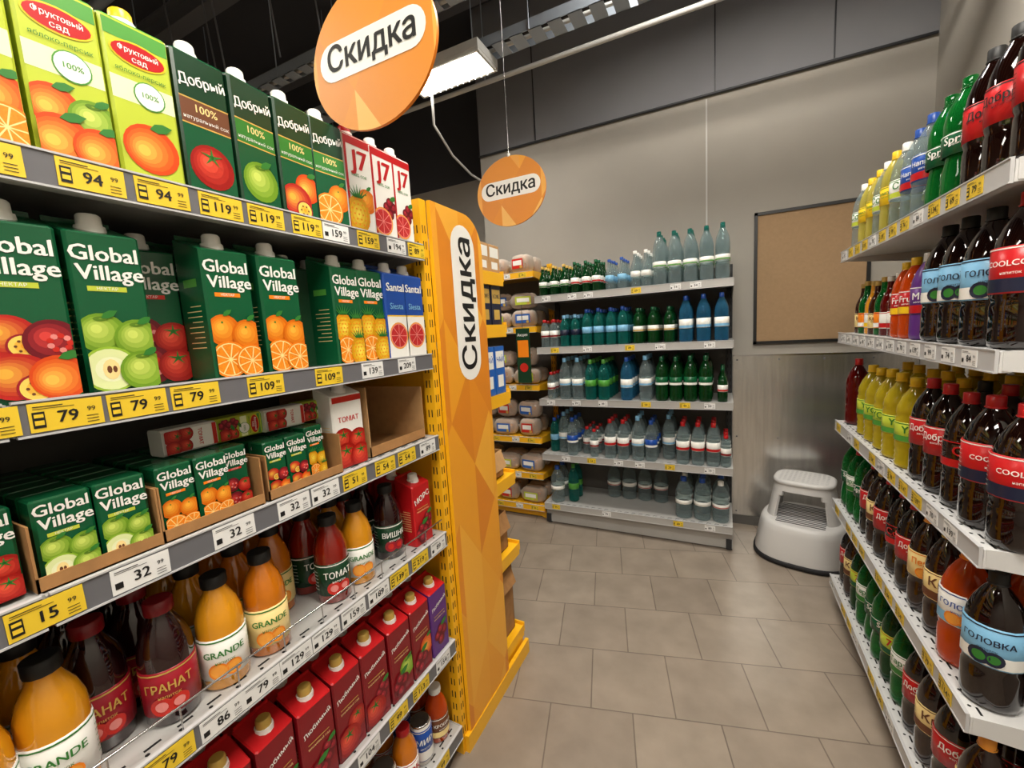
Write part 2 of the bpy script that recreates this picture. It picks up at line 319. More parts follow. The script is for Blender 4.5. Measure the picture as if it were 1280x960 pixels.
def bottle(style,h,r,liq,cap,label=None,lz=(.34,.6),txt=None,tcol='white_print',stripe=None,seg=16,fr=None):
    key=(style,h,r,liq,cap,label,lz,txt,tcol,stripe,seg,fr)
    if key in _bt: return _bt[key]
    t=T(); _bt[key]=t; P=PROF[style]
    lathe(t,[(0.001,.003)]+[(a*r,b*h) for a,b in P],liq,seg)
    nr,nz=P[-1][0]*r,P[-1][1]*h
    cr=max(nr*1.18,.0145) if style!='can' else nr
    if style=='glass': cr=nr*1.1
    lathe(t,[(cr*.98,nz-.006),(cr,nz-.002),(cr,h*.995),(cr*.9,h)],cap,12,0,0,True,True,True)
    if style in('pet','wasp','ribs'): lathe(t,[(nr*1.25,nz-.009),(nr*1.35,nz-.007),(nr*1.25,nz-.005)],cap,12)
    if label:
        lr=r*1.018+.0005; z0,z1=lz[0]*h,lz[1]*h; dz=z1-z0
        lathe(t,[(r*.98,z0),(lr,z0+.001),(lr,z1-.001),(r*.98,z1)],label,seg)
        if stripe: lathe(t,[(lr+.0006,z0+.004),(lr+.0006,z0+dz*.33)],stripe,seg)
        if seg>12:
            lathe(t,[(lr+.0007,z1-.006),(lr+.0007,z1-.003)],tcol,seg)
            for sg in (-1,1):
                for q in range(6):
                    a0,a1=sg*1.45-.22,sg*1.45+.22; rr=lr+.0014; zz=z0+dz*(.2+.11*q)
                    t.add([(rr*math.sin(a0),-rr*math.cos(a0),zz),(rr*math.sin((a0+a1)/2),-rr*math.cos((a0+a1)/2),zz),(rr*math.sin(a1),-rr*math.cos(a1),zz),(rr*math.sin(a1),-rr*math.cos(a1),zz+.0014),(rr*math.sin((a0+a1)/2),-rr*math.cos((a0+a1)/2),zz+.0014),(rr*math.sin(a0),-rr*math.cos(a0),zz+.0014)],[(0,1,4,5),(1,2,3,4)],tcol)
        if txt:
            text(t,txt,min(.034*r/.045,dz*.5),0,z0+dz*.64,0,tcol,.02,cyl=lr+.0022,fit=r*1.75)
            text(t,'напиток',.009,0,z0+dz*.44,0,tcol,.0,cyl=lr+.0022,fit=r*1.4)
        if fr:
            for cx,q in ((-.013,1),(.012,.9)):
                for f,m in fr:
                    rr=dz*.2*q*f; t.add([((lr+.002+.0006*(1-f))*math.sin(a/lr),-(lr+.002+.0006*(1-f))*math.cos(a/lr),b) for a,b in circ(cx,z0+dz*.24,rr,14)],[tuple(range(14))],m)
    return t
def sbox(w,d,h,mat,front=None,label=None):
    t=T(); cbox(t,-w/2,w/2,-d/2,d/2,0,h,mat,.002)
    for r in (0,90,-90):
        u=T()
        if front: rect(u,-w*.42,w*.42,h*.55,h*.9,-d/2-.0006,front); rect(u,-w*.3,w*.3,h*.15,h*.4,-d/2-.0006,front)
        if label: text(u,label,h*.2,0,h*.72,-d/2-.0012,mat,.01,fit=w*.7)
        A=np.array(Matrix.Rotation(math.radians(r),4,'Z'))[:3,:3]
        for V,F,m,s in u.p: t.add(V@A.T,F,m,s)
    return t
def loaf(w,d,h,lab='lime_print'):
    t=T(); n=16; R=[]
    def sp(v,e): return math.copysign(abs(v)**e,v)
    for i in range(1,9):
        ph=-math.pi/2+math.pi*i/9
        R.append([(w/2*sp(math.cos(ph),.5)*sp(math.cos(2*math.pi*k/n),.6)*(1+.04*math.sin(k*3)),d/2*sp(math.cos(ph),.5)*sp(math.sin(2*math.pi*k/n),.6),h/2+h/2*sp(math.sin(ph),.7)*(1+.05*math.sin(k*2+i))) for k in range(n)])
    loft(t,R,'bread',True)
    R2=[[(x*(1.05+.03*math.sin(k*2.1+j)),y*(1.05+.03*math.cos(k*1.7+j)),z*1.03) for k,(x,y,z) in enumerate(r)] for j,r in enumerate(R)]; loft(t,R2,'bag_plastic',True)
    A=np.linspace(0,2*math.pi,9)[:-1]
    loft(t,[[( -w/2*1.03, .03*math.cos(a),h*.5+.03*math.sin(a)) for a in A],[( -w/2-.03,.01*math.cos(a),h*.5+.01*math.sin(a)) for a in A],[( -w/2-.055,.025*math.cos(a),h*.5+.025*math.sin(a)) for a in A]],'bag_plastic',True)
    rect(t,-w*.3,w*.3,h*.25,h*.78,-d/2*1.09,lab); rect(t,-w*.24,w*.24,h*.42,h*.68,-d/2*1.1,'white_print'); fpoly(t,circ(w*.2,h*.32,h*.09,12),-d/2*1.11,'gold_print')
    return t

# ---------------------------------------------------------------- tags and shelving
_tg={}
def tag(price,col,w=.078,h=.04):
    k=(price,col,w,h)
    if k in _tg: return _tg[k]
    t=T(); _tg[k]=t
    box(t,-w/2,w/2,-.0012,0,-h/2,h/2,'tagyellow' if col=='y' else 'tagwhite'); y=-.0018
    text(t,price,h*.58,w*.0,-h*.06,y,'black_print',.02,fit=w*.46); text(t,'99',h*.24,w*.33,h*.10,y,'black_print',.01)
    for i in range(3): rect(t,w*.25,w*.42,-h*(.14+.11*i)-.001,-h*(.14+.11*i),y,'black_print')
    rect(t,-w*.44,-w*.05,h*.36,h*.39,y,'black_print'); rect(t,-w*.44,w*.1,h*.29,h*.31,y,'black_print')
    if col=='y':
        rect(t,-w*.46,-w*.30,-h*.36,h*.2,y,'black_print'); rect(t,-w*.44,-w*.32,-h*.0,h*.12,y-.0005,'tagyellow'); rect(t,-w*.44,-w*.32,-h*.26,-h*.1,y-.0005,'tagyellow')
    else: rect(t,-w*.45,-w*.32,-h*.3,-h*.05,y,'black_print')
    return t
def unit(name,W,D,zs,H,M,board='shelf_metal',strip='strip_grey',post='post_dark',back='back_grey',tags={},tw=.078,th=.04,joints=(),fence=()):
    t=T(); items=[]
    for i,z in enumerate(zs):
        xs=[0]+list(joints)+[W]
        for a,b in zip(xs[:-1],xs[1:]):
            box(t,a+.002,b-.002,.0,D-.03,z-.006,z+.02,board)
            box(t,a+.002,b-.002,-.0005,.02,z-.024,z-.006,board)
            box(t,a+.004,b-.004,-.007,-.0006,z-.0225,z+.0225,strip)
            box(t,a+.004,b-.004,-.009,-.0005,z+.0225,z+.0255,'strip_light')
            box(t,a+.004,b-.004,-.009,-.0005,z-.0255,z-.0225,'strip_light')
            n=int((b-a)/.05)
            for q in range(n):
                box(t,a+.03+q*.05,a+.055+q*.05,.022,.027,z+.0201,z+.0206,'hole_dark')
                lathe(t,[(.004,z+.0206),(.0001,z+.0207)],'hole_dark',6,a+.03+q*.05,.012,False)
        for xx in xs:
            xa=min(max(xx-.002,0),W-.004)
            t.add([(xa,0.004,z-.02),(xa,D-.03,z-.075),(xa,D-.03,z+.022),(xa,0.004,z+.022),(xa+.004,0.004,z-.02),(xa+.004,D-.03,z-.075),(xa+.004,D-.03,z+.022),(xa+.004,0.004,z+.022)],
                  [(0,1,2,3),(7,6,5,4),(0,4,5,1),(2,6,7,3),(0,3,7,4)],board)
    for xx in [0]+list(joints)+[W]:
        xa=min(max(xx-.02,0),W-.04)
        box(t,xa,xa+.04,D-.03,D,0,H,post)
        for q in range(int(H/.05)-1):
            box(t,xa+.008,xa+.013,D-.0308,D-.0302,.05+q*.05,.075+q*.05,'hole_dark'); box(t,xa+.027,xa+.032,D-.0308,D-.0302,.05+q*.05,.075+q*.05,'hole_dark')
        box(t,xa+.0,xa+.035,.03,D-.03,.012,.075,post); lathe(t,[(.02,0),(.02,.012)],post,10,xa+.02,.06,True,True,True)
    box(t,.04,W-.04,D-.012,D-.004,.08,H-.01,back)
    box(t,.0,W,.045,.055,.01,zs[-1]-.02,board)
    for i in fence:
        z=zs[i]+.024
        for hh in (.045,): tube(t,[(0.01,.004,z+hh),(W-.01,.004,z+hh)],.0022,'chrome',6)
        for q in range(int(W/.1)): tube(t,[(.03+q*.1,.004,z),(.03+q*.1,.004,z+.045)],.0015,'chrome',5)
    items.append((t,M))
    for i,l in tags.items():
        for x,p,c in l: items.append((tag(p,c,tw,th),M@Matrix.Translation((x,-.0075,zs[i]))@Matrix.Rotation(random.uniform(-.015,.015),4,'Y')))
    return build(name,items)

# ================= left juice gondola : local x = world y +.4
LM=Matrix.Translation((-.855,-.4,0))@Matrix.Rotation(math.radians(90),4,'Z')
Lz=[1.815,1.470,1.198,.858,.455,.11]
tg={0:[(.12,'89','y'),(.22,'94','y'),(.33,'94','y'),(.421,'94','y'),(.515,'119','y'),(.604,'119','y'),(.702,'119','y'),(.783,'159','w'),(.89,'159','y'),(1.0,'194','w'),(1.09,'89','y')],
 1:[(.1,'79','y'),(.17,'79','y'),(.256,'79','y'),(.34,'79','y'),(.425,'79','y'),(.557,'109','y'),(.716,'109','y'),(.859,'139','w'),(1.0,'209','w')],
 2:[(.1,'15','y'),(.198,'15','y'),(.307,'32','w'),(.456,'32','w'),(.585,'32','w'),(.669,'32','w'),(.76,'51','y'),(.871,'54','y'),(.963,'54','y'),(1.064,'89','w')],
 3:[(.1,'79','w'),(.2,'79','w'),(.30,'79','y'),(.388,'86','w'),(.466,'79','w'),(.545,'129','w'),(.625,'129','w'),(.71,'159','w'),(.80,'189','w'),(.884,'139','y'),(.98,'219','y'),(1.075,'89','w')],
 4:[(.3,'104','w'),(.5,'104','w'),(.6,'104','w'),(.71,'104','w'),(.827,'99','y'),(.931,'113','y'),(1.05,'154','w')],
 5:[(.5,'99','y'),(.7,'99','y'),(.85,'99','y'),(1.0,'99','y')]}
tg={k:[(x+.4,p,c) for x,p,c in v] for k,v in tg.items()}
unit('juice_shelving_unit',1.53,.46,Lz,1.98,LM,tags=tg,joints=(.6,),fence=(3,))
def LP(t,y,dep,z,r=0): return (t,LM@TR(y+.4,dep,z,r))
top=[z+.0212 for z in Lz]
def J(a): return random.uniform(-a,a)
W2,D2,H2=.092,.085,.275
gv={'mango':('mango','pomegranate','mango','peach'),'apple':('apple','apple','halfapple','apple'),'pom':('pomegranate','tomato'),'or':('orange','orange','slice','slice'),'pine':('pineapple','pineapple','slice','pineapple')}
it=[]
row=[(.13,'garden',('apple','peach')),(.23,'garden',('apple','peach','apple','slice')),(.33,'garden',('peach','apple','peach','peach')),(.425,'garden',('peach',)),
 (.52,'good',('tomato',)),(.613,'good',('apple',)),(.71,'good',('peach','mango')),(.806,'good',('orange','slice')),
 (.90,'seven',('orange','pineapple')),(.99,'seven',('cherry','redslice')),(1.072,'seven',('cherry','redslice'))]
for y,s,k in row:
    it.append(LP(carton(W2 if y<1 else .085,D2,H2,s,k,'yellow_print' if s=='garden' else ('red_print' if s=='seven' and y<.95 else 'white_print')),y,.055,top[0],J(5) if y<1 else 0))
    for d in (.15,.25,.35): it.append(LP(carton(W2 if y<1 else .085,D2,H2,s,k,'white_print',True),y,d,top[0],J(2) if y<1 else 0))
for y in (.03,-.07,-.17,-.27): it.append(LP(carton(W2,D2,H2,'garden',('peach',)),y,.055,top[0],J(3)))
build('juice_cartons',it)
it=[]
row=[(.14,'village',gv['mango'],0),(.24,'village',gv['mango'],0),(.338,'village',gv['apple'],0),(.435,'village',gv['pom'],.09),(.52,'village',gv['or'],0),(.63,'village',gv['or'],0),
 (.735,'dark',(),.09),(.82,'village',gv['pine'],.01),(.912,'village',gv['pine'],.01),(1.0,'siesta',('redslice',),.0),(1.082,'siesta',('redslice',),0)]
for y,s,k,o in row:
    it.append(LP(carton(W2,D2,H2,s,k),y,.055+o,top[1],J(5) if y<1 else 0))
    for d in (.15+o,.25+o):
        if d<.36: it.append(LP(carton(W2,D2,H2,s,k,'white_print',s!='village'),y,d,top[1],J(3) if y<1 else 0))
for y in (.04,-.06,-.16,-.26): it.append(LP(carton(W2,D2,H2,'village',gv['or']),y,.055,top[1],J(3)))
build('juice_cartons',it)
# shelf 3 small boxes
it=[]
w,d,h=.066,.045,.128
def block(y0,n,style,k,dep0,rows,w=w,d=d,h=h):
    for i in range(n):
        for j in range(rows):
            it.append(LP(carton(w,d,h,style,k,'white_print',j>1),y0+i*(w+.003),dep0+j*(d+.003),top[2]+.004,J(1.5)))
block(-.2,4,'village',gv['pom'],.05,5); block(.09,2,'village',gv['pom'],.05,5); block(.24,2,'village',gv['apple'],.042,6); block(.385,2,'village',gv['or'],.042,5,w=.058)
block(.50,1,'village',gv['pom'],.06,5,w=.05); block(.58,2,'village',gv['mango'],.05,5,w=.05,h=.12); block(.69,1,'village',gv['pine'],.06,5,w=.05)
it.append(LP(carton(.098,.07,.215,'tom',('tomato','tomato','tomato')),.797,.068,top[2],J(3)))
# small packs lying on their side on top of the rows, printed face toward the aisle
for a in range(4):
    s=carton(.05,.045,.1,'garden' if a%2 else 'tom',('cherry','tomato') if a%2 else ('tomato',))
    it.append((s,LM@TR(.4+.45+a*.1,.10+J(.02),top[2]+.134+.026,J(3))@Matrix.Rotation(math.radians(90),4,'Y')@Matrix.Translation((0,0,-.05))))
build('small_juice_boxes',it)
t=T()
for a,b in ((.198,.348),(.352,.532),(.545,.74)):
    box(t,a,a+.003,.012,.4,0.0,.1,'cardboard'); box(t,b,b+.003,.012,.4,0.0,.1,'cardboard'); box(t,a,b,.012,.015,0,.022,'cardboard'); box(t,a,b,.012,.4,0,.002,'cardboard')
box(t,.86,.863,.03,.4,0,.2,'cardboard_light'); box(t,1.1,1.103,.03,.4,0,.17,'cardboard_light'); box(t,.86,1.1,.397,.4,0,.2,'cardboard_light'); box(t,.86,1.1,.03,.4,0,.002,'cardboard'); box(t,.86,1.1,.03,.033,0,.03,'cardboard')
build('cardboard_display_trays',[(t,LM@TR(.4,0,top[2]+.0006))])
# shelf 4 glass bottles
it=[]
FO=((1,'orange_print'),(.8,'peach_print')); FT=((1,'tomato_print'),(.55,'pink_print')); FC=((1,'crimson_print'),(.5,'tomato_print'))
def gb(l,lab,txt,tc,cap='black_print',h=.225,r=.042,st=None,fr=None): return bottle('juice',h,r,l,cap,lab,(.1,.48),txt,tc,st,20,fr)
O=gb('oj','white_print','GRANDE','leaf_print',fr=FO); O2=gb('oj2','cream_print','GRANDE','leaf_print',fr=FO); TM=gb('tomato_juice','darkgreen_print','ТОМАТ','white_print',fr=FT)
DK=gb('dark_juice','crimson_print','ГРАНАТ','gold_print','darkred_print',fr=FT); CH=gb('dark_juice','darkgreen_print','ВИШНЯ','white_print',fr=FC)
row=[(-.28,O,0),(-.18,O,0),(-.08,DK,0),(.02,O,0),(.115,O,.0),(.20,O,.01),(.268,DK,.06),(.35,DK,.01),(.44,O,0),(.535,O2,0),(.63,O2,.11),(.725,TM,.01),(.815,O,.01),(.865,TM,.11),(.95,CH,.02)]
for y,b,o in row:
    it.append(LP(b,y,.062+o,top[3],-22+J(9)))
    for dd in (.1,.2,.29):
        if .062+o+dd<.4: it.append(LP(b,y,.062+o+dd,top[3],J(20)))
build('juice_bottles',it)
it=[]
for dd in (.05,.14,.23,.32): it.append(LP(carton(.085,.075,.22,'red',('cherry','cherry'),plain=dd>.1),1.05,dd+.01,top[3],J(2)))
for i in range(15):
    y=-.28+i*.0965
    s='purple' if i==14 else 'fav'; k=[('tomato',),('cherry','tomato'),('apple','cherry'),('peach','cherry'),('cherry',)][i%5]
    it.append(LP(carton(.09,.08,.25,s,k,'gold_print'),y,.055+J(.008),top[4],J(4) if i<14 else 0))
    for d in (.15,.24,.33): it.append(LP(carton(.09,.08,.25,s,k,'gold_print',True),y,d,top[4],J(2) if i<14 else 0))
build('juice_cartons',it)
it=[]
B6=[bottle('can',.15,.036,'white_print','chrome','brown_print',(.1,.9),'СГУЩЁНКА','cream_print','navy_print'),bottle('juice',.2,.04,'oj2','red_print','white_print',(.1,.5),'СОК','red_print','tomato_print'),
    bottle('can',.14,.036,'white_print','chrome','blue_print',(.1,.9),'МИР','white_print','white_print'),bottle('juice',.19,.04,'orange_soda','white_print','brown_print',(.1,.5),'КРОШКА','white_print','cream_print')]
for i,y in enumerate(np.arange(-.25,1.08,.088)):
    for d in (.055,.15,.25,.34): it.append(LP(B6[i%4],y,d+J(.005),top[5],-25+J(10)))
build('canned_drinks',it)

# ================= endcap (promo end unit)
t=T(); X0,X1=-1.74,-.862
for xa in (X0,-.899):
    box(t,xa,xa+.04,1.137,1.17,0,1.98,'shelf_yellow')
box(t,-.8982,-.8586,1.1365,1.168,0,1.985,'shelf_yellow')
for q in range(37):
    box(t,-.8588,-.8583,1.143,1.147,.08+q*.05,.105+q*.05,'hole_dark'); box(t,-.8588,-.8583,1.155,1.159,.08+q*.05,.105+q*.05,'hole_dark')
    for xq in (-.887,-.874): box(t,xq-.002,xq+.002,1.1359,1.1364,.08+q*.05,.105+q*.05,'hole_dark')
box(t,X0+.04,-.9,1.150,1.158,.02,1.97,'shelf_yellow')
Ez=[1.80,1.58,1.28,.90,.55,.13]
for z in Ez:
    box(t,X0,X1-.004,1.16,1.70,z-.022,z,'shelf_yellow'); box(t,X0,X1,1.70,1.708,z-.03,z+.015,'shelf_yellow'); box(t,X1-.006,X1-.001,1.17,1.70,z-.05,z+.004,'shelf_yellow')
box(t,X0+.02,X1-.004,1.15,1.69,.0,.105,'shelf_yellow')
P=[(1.172,.07),(1.49,.07)]
P+=[(1.49-.12+.12*math.cos(a),1.865+.12*math.sin(a)) for a in np.linspace(0,math.pi/2,10)]
P+=[(1.172,1.985)]
n=len(P); xf,xb=-.843,-.8575
t.add([(xf,y,z) for y,z in P],[tuple(range(n))],'facet_panel'); t.add([(xb,y,z) for y,z in P],[tuple(range(n-1,-1,-1))],'shelf_yellow')
t.add([(xb,y,z) for y,z in P]+[(xf,y,z) for y,z in P],[(k,(k+1)%n,(k+1)%n+n,k+n) for k in range(n)],'shelf_yellow')
box(t,-.8575,-.84,1.15,1.70,.0,.068,'shelf_yellow')
pt=T()
def pill(t,cx,cz,L,R,y,mat,rot=0):
    Q=[(L/2-R+R*math.cos(a),R*math.sin(a)) for a in np.linspace(-math.pi/2,math.pi/2,12)]+[(-L/2+R+R*math.cos(a),R*math.sin(a)) for a in np.linspace(math.pi/2,3*math.pi/2,12)]
    c,s=math.cos(rot),math.sin(rot); fpoly(t,[(cx+a*c-b*s,cz+a*s+b*c) for a,b in Q],y,mat)
pill(pt,1.352,1.66,.56,.078,-.0008,'white_print',math.pi/2)
text(pt,'Скидка',.138,1.357,1.66,-.0016,'black_print',.02,rot=math.pi/2)
build('promo_endcap_rack',[(t,I4),(pt,Matrix.Translation((xf,0,0))@Matrix.Rotation(math.radians(90),4,'Z'))])
it=[]
b1=sbox(.085,.085,.17,'navy_print','gold_print','КОФЕ'); b2=sbox(.085,.085,.21,'blue_box','white_print','ЧАЙ'); b3=sbox(.09,.09,.12,'cardboard_light','white_print')
for i in range(8):
    for j in range(5):
        x=-.92-.1*i; y=1.65-.095*j
        it.append((b1,TR(x,y,Ez[1]+.0005,180))); it.append((b2,TR(x,y,Ez[2]+.0005,180)))
        if j<4: it.append((b3,TR(x,y,Ez[0]+.0005,180)))
build('grocery_boxes',it)
t=T()
def obox(t,x0,x1,y0,y1,z0,z1,m='cardboard'):
    e=.004
    box(t,x0,x1,y0,y0+e,z0,z1,m);box(t,x0,x1,y1-e,y1,z0,z1,m);box(t,x0,x0+e,y0,y1,z0,z1,m);box(t,x1-e,x1,y0,y1,z0,z1,m);box(t,x0,x1,y0,y1,z0,z0+e,m)
    t.add([(x1,y0+.01,z1),(x1,y1-.01,z1),(x1+.03,y1-.02,z1-.07),(x1+.03,y0+.02,z1-.07)],[(0,1,2,3),(3,2,1,0)],m)
obox(t,-1.7,-.9,1.2,1.68,Ez[5]+.001,Ez[5]+.32); obox(t,-1.7,-.9,1.25,1.66,Ez[4]+.001,Ez[4]+.18); obox(t,-1.7,-.9,1.25,1.66,Ez[3]+.001,Ez[3]+.12,'cardboard_light')
build('cardboard_boxes',[(t,I4)])

# ================= right soda unit (local x = 2.62 - world y)
RM=Matrix.Translation((.525,2.62,0))@Matrix.Rotation(math.radians(-90),4,'Z')
Rz=[1.813,1.427,.986,.57,.15]
tg={}
pr=['69','74','70','79','84','139','114','134','99','139']
for i in range(5):
    tg[i]=[(.08+.105*k+(i%2)*.03,pr[(k*3+i)%10],'w' if (k+i)%4==0 or (i==1 and k%4<3) or (i==2 and k>9) else 'y') for k in range(12) if not(i==2 and k in(1,4)) and not (i>2 and k%4==1)]
unit('soda_shelving_unit',1.37,.565,Rz,2.05,RM,board='shelf_white',strip='strip_light',post='post_dark',back='shelf_white',tags=tg,tw=.07,th=.038)
rt=[z+.0212 for z in Rz]
def RP(t,y,dep,z,r=0,s=1): return (t,RM@TR(2.62-y,dep,z,r,s))
cola=bottle('pet',.325,.05,'cola','red_print','red_print',(.36,.62),'Добрый','white_print')
cola0=bottle('pet',.325,.05,'cola','black_print','red_print',(.36,.62),'Добрый','black_print')
cool=bottle('pet',.335,.054,'cola','red_print','red_print',(.36,.66),'COOLCOLA','white_print','navy_print')
baik=bottle('pet',.335,.054,'cola','black_print','lightblue_print',(.34,.64),'ГОЛОВКА','navy_print','white_print',fr=((1,'navy_print'),(.6,'leaf_print')))
fest=bottle('pet',.325,.05,'cola','red_print','cola2',(.36,.6),'Cola','red_print','red_print')
grn=bottle('wasp',.325,.05,'green_pet','green_pet','green_print',(.38,.56),'Sprite','white_print')
grn2=bottle('pet',.325,.05,'green_pet','red_print','white_print',(.36,.6),'Тархун','leaf_print','leaf_print')
dgr=bottle('pet',.325,.05,'dgreen_pet','white_print','lime_print',(.36,.6),'7Up','red_print','green_print')
yel=bottle('ribs',.32,.053,'lemon','yellow_print','lime_print',(.3,.52),'YOU','leaf_print','midgreen_print')
orr=bottle('pet',.33,.054,'orange_soda','orange_print','white_print',(.36,.64),'ГОЛОВКА','blue_print','lightblue_print',fr=FO)
peach=bottle('pet',.33,.05,'cola2','peach_print','cream_print',(.36,.62),'Персик','orange_print',fr=FO)
kvas=bottle('pet',.33,.05,'cola2','gold_print','cream_print',(.34,.6),'Квас','brown_print','brown_print')
blu=bottle('pet',.31,.045,'clear_pet','blue_print','blue_print',(.36,.62),'Напиток','white_print','red_print')
cly=bottle('pet',.3,.045,'yellowish_pet','yellow_print','yellow_print',(.36,.58),'Лимонад','leaf_print')
clw=bottle('pet',.3,.045,'clear_pet','white_print','white_print',(.36,.58),'Сода','leaf_print','lime_print')
redb=bottle('pet',.33,.05,'red_soda','red_print',None)
sm=[bottle('glass',.23,.032,'brown_glass','gold_print','cream_print',(.12,.4),'Квас','brown_print'),bottle('glass',.235,.032,'oj','gold_print','white_print',(.12,.4),None,'red_print','yellow_print'),
    bottle('glass',.235,.032,'green_pet','gold_print','orange_print',(.12,.4),None,'red_print','white_print'),bottle('glass',.24,.033,'red_soda','white_print','white_print',(.12,.4),None,'red_print','red_print')]
oju=bottle('pet',.27,.04,'orange_soda','yellow_print','red_print',(.3,.6),'Fruit','white_print','yellow_print'); pur=bottle('pet',.28,.042,'purple_print','white_print','purple_print',(.3,.62),'Mix','white_print','red_print')
R1=[(2.56,clw,cly),(2.46,cly,cly),(2.36,cly,clw),(2.26,clw,cly),(2.16,cly,clw),(2.06,clw,clw),(1.96,blu,clw),(1.86,blu,blu),(1.75,grn,grn),(1.64,grn,grn),(1.53,cola0,cola0),(1.415,cola0,cola0),(1.305,cola0,cola)]
R2=[(2.57,sm[0],sm[0]),(2.495,sm[2],sm[2]),(2.42,sm[1],sm[1]),(2.345,sm[0],sm[0]),(2.27,sm[2],sm[1]),(2.19,sm[3],sm[3]),(2.11,sm[3],redb),(2.01,oju,oju),(1.92,oju,orr),(1.82,pur,pur),(1.70,baik,baik),(1.58,baik,baik),(1.455,baik,cool),(1.33,cool,cool)]
R3=[(2.55,redb,redb),(2.34,yel,yel),(2.22,yel,yel),(2.1,yel,yel),(1.985,yel,yel),(1.87,yel,yel),(1.745,cola,cola0),(1.63,cola,cola),(1.52,fest,cola),(1.40,cool,cool),(1.29,cool,cool)]
R4=[(2.56,grn,dgr),(2.455,grn2,grn),(2.35,grn,dgr),(2.24,cola,cola),(2.135,kvas,cola),(2.03,cola,fest),(1.92,fest,cola),(1.81,cola,peach),(1.70,peach,peach),(1.58,kvas,baik),(1.46,orr,orr),(1.33,baik,baik)]
R5=[(2.56,cola,cola),(2.45,kvas,cola),(2.34,dgr,dgr),(2.23,grn2,grn2),(2.12,grn,grn),(2.01,grn,grn),(1.90,dgr,grn),(1.79,grn2,grn2),(1.68,cola,cola),(1.57,kvas,cola),(1.46,cola,fest),(1.33,peach,cola)]
for i,R in enumerate((R1,R2,R3,R4,R5)):
    it=[]
    for y,a,b in R:
        for q,d in enumerate((.065,.18,.295,.41)):
            if i==2 and y>2.5 and q>0: continue
            it.append(RP(a if q==0 else b,y+J(.004),d+J(.004)+ (0.01 if i==1 and y>2.1 else 0),rt[i],58+J(18),random.uniform(.96,1.0)))
    build('soda_bottles',it)

# ================= back water unit
WM=Matrix.Translation((-1.27,3.0,0))
Wz=[1.777,1.393,.996,.561,.16]
tg={0:[(.1,'45','w'),(.3,'39','w'),(.42,'39','w'),(.75,'69','y'),(1.0,'54','w'),(1.12,'54','w')],1:[(.15,'49','y'),(.4,'35','w'),(.7,'89','y'),(.9,'154','w'),(1.2,'59','w')],
    2:[(.1,'39','w'),(.3,'39','w'),(.5,'49','w'),(.8,'59','y'),(1.05,'44','y'),(1.2,'59','w')],3:[(.2,'29','w'),(.4,'24','y'),(.6,'39','w'),(.75,'39','w'),(.95,'29','y'),(1.2,'19','w')],4:[(.1,'99','y'),(.5,'79','w'),(1.0,'69','y'),(1.2,'89','w')]}
unit('water_shelving_unit',1.337,.46,Wz,1.93,WM,board='shelf_metal',strip='shelf_metal',post='post_dark',back='back_grey',tags=tg,tw=.065,th=.036)
wt=[z+.0212 for z in Wz]
def wb(s,h,r,l,c,lab=None,lz=(.34,.55),st=None): return bottle(s,h,r,l,c,lab,lz,None,'white_print',st,12)
gg=wb('glass',.225,.031,'dgreen_pet','gold_print','white_print',(.3,.48),'leaf_print'); gg2=wb('glass',.23,.031,'dgreen_pet','green_print','white_print',(.3,.5),'red_print')
cs=wb('glass',.22,.031,'clear_pet','blue_print','lightblue_print',(.3,.48)); cs2=wb('glass',.25,.033,'clear_pet','white_print','white_print',(.3,.45))
cb=wb('wasp',.35,.043,'clear_pet','teal_pet','white_print',(.34,.44),'midgreen_print'); cbb=wb('ribs',.32,.043,'clear_pet','lightblue_print','white_print',(.34,.5),'lightblue_print')
bb=wb('pet',.31,.043,'blue_pet','blue_print','white_print',(.3,.5),'lightblue_print'); bs=wb('ribs',.24,.034,'teal_pet','lightblue_print','navy_print',(.36,.54))
tb=wb('pet',.27,.036,'teal_pet','blue_print','lightblue_print',(.35,.52)); tb2=wb('ribs',.3,.042,'teal_pet','midgreen_print','midgreen_print',(.34,.5))
dg=wb('pet',.25,.035,'dgreen_pet','green_print','white_print',(.35,.5),'gold_print'); gb2=wb('pet',.31,.042,'dgreen_pet','green_print','green_print',(.36,.55),'white_print')
rw=wb('ribs',.29,.042,'clear_pet','red_print','white_print',(.34,.56),'red_print'); bw=wb('ribs',.29,.042,'clear_pet','blue_print','blue_print',(.34,.54),'white_print')
wsm=wb('pet',.21,.032,'clear_pet','red_print','white_print',(.36,.6),'darkred_print'); jug=wb('ribs',.29,.055,'clear_pet','blue_print','white_print',(.36,.46)); jug2=wb('ribs',.28,.052,'clear_pet','white_print','white_print',(.36,.46),'red_print')
def wrow(i,spec,rows=4):
    it=[]
    for x0,x1,b,r in spec:
        n=max(1,int((x1-x0)/(2*r+.004)))
        for k in range(n):
            x=x0+(k+.5)*(x1-x0)/n
            for q in range(rows):
                d=.05+q*(2*r+.008)
                if d+r<.41: it.append((b,WM@TR(x+1.27+J(.003),d+J(.004),wt[i],J(40),random.uniform(.97,1))))
    build('water_bottles',it)
wrow(0,[(-1.255,-1.0,gg,.031),(-1.0,-.76,gg2,.031),(-.75,-.58,cs,.033),(-.57,-.42,cs2,.035),(-.42,.05,cb,.045)])
wrow(1,[(-1.25,-1.1,wsm,.033),(-1.1,-.93,bs,.036),(-.93,-.58,tb,.036),(-.57,-.27,dg,.036),(-.27,.05,bb,.046)])
wrow(2,[(-1.25,-1.12,wsm,.034),(-1.12,-.92,cbb,.044),(-.92,-.72,tb2,.044),(-.70,-.52,bb,.043),(-.52,-.44,cbb,.038),(-.42,-.05,gb2,.044),(-.04,.05,gg2,.034)])
it=[]
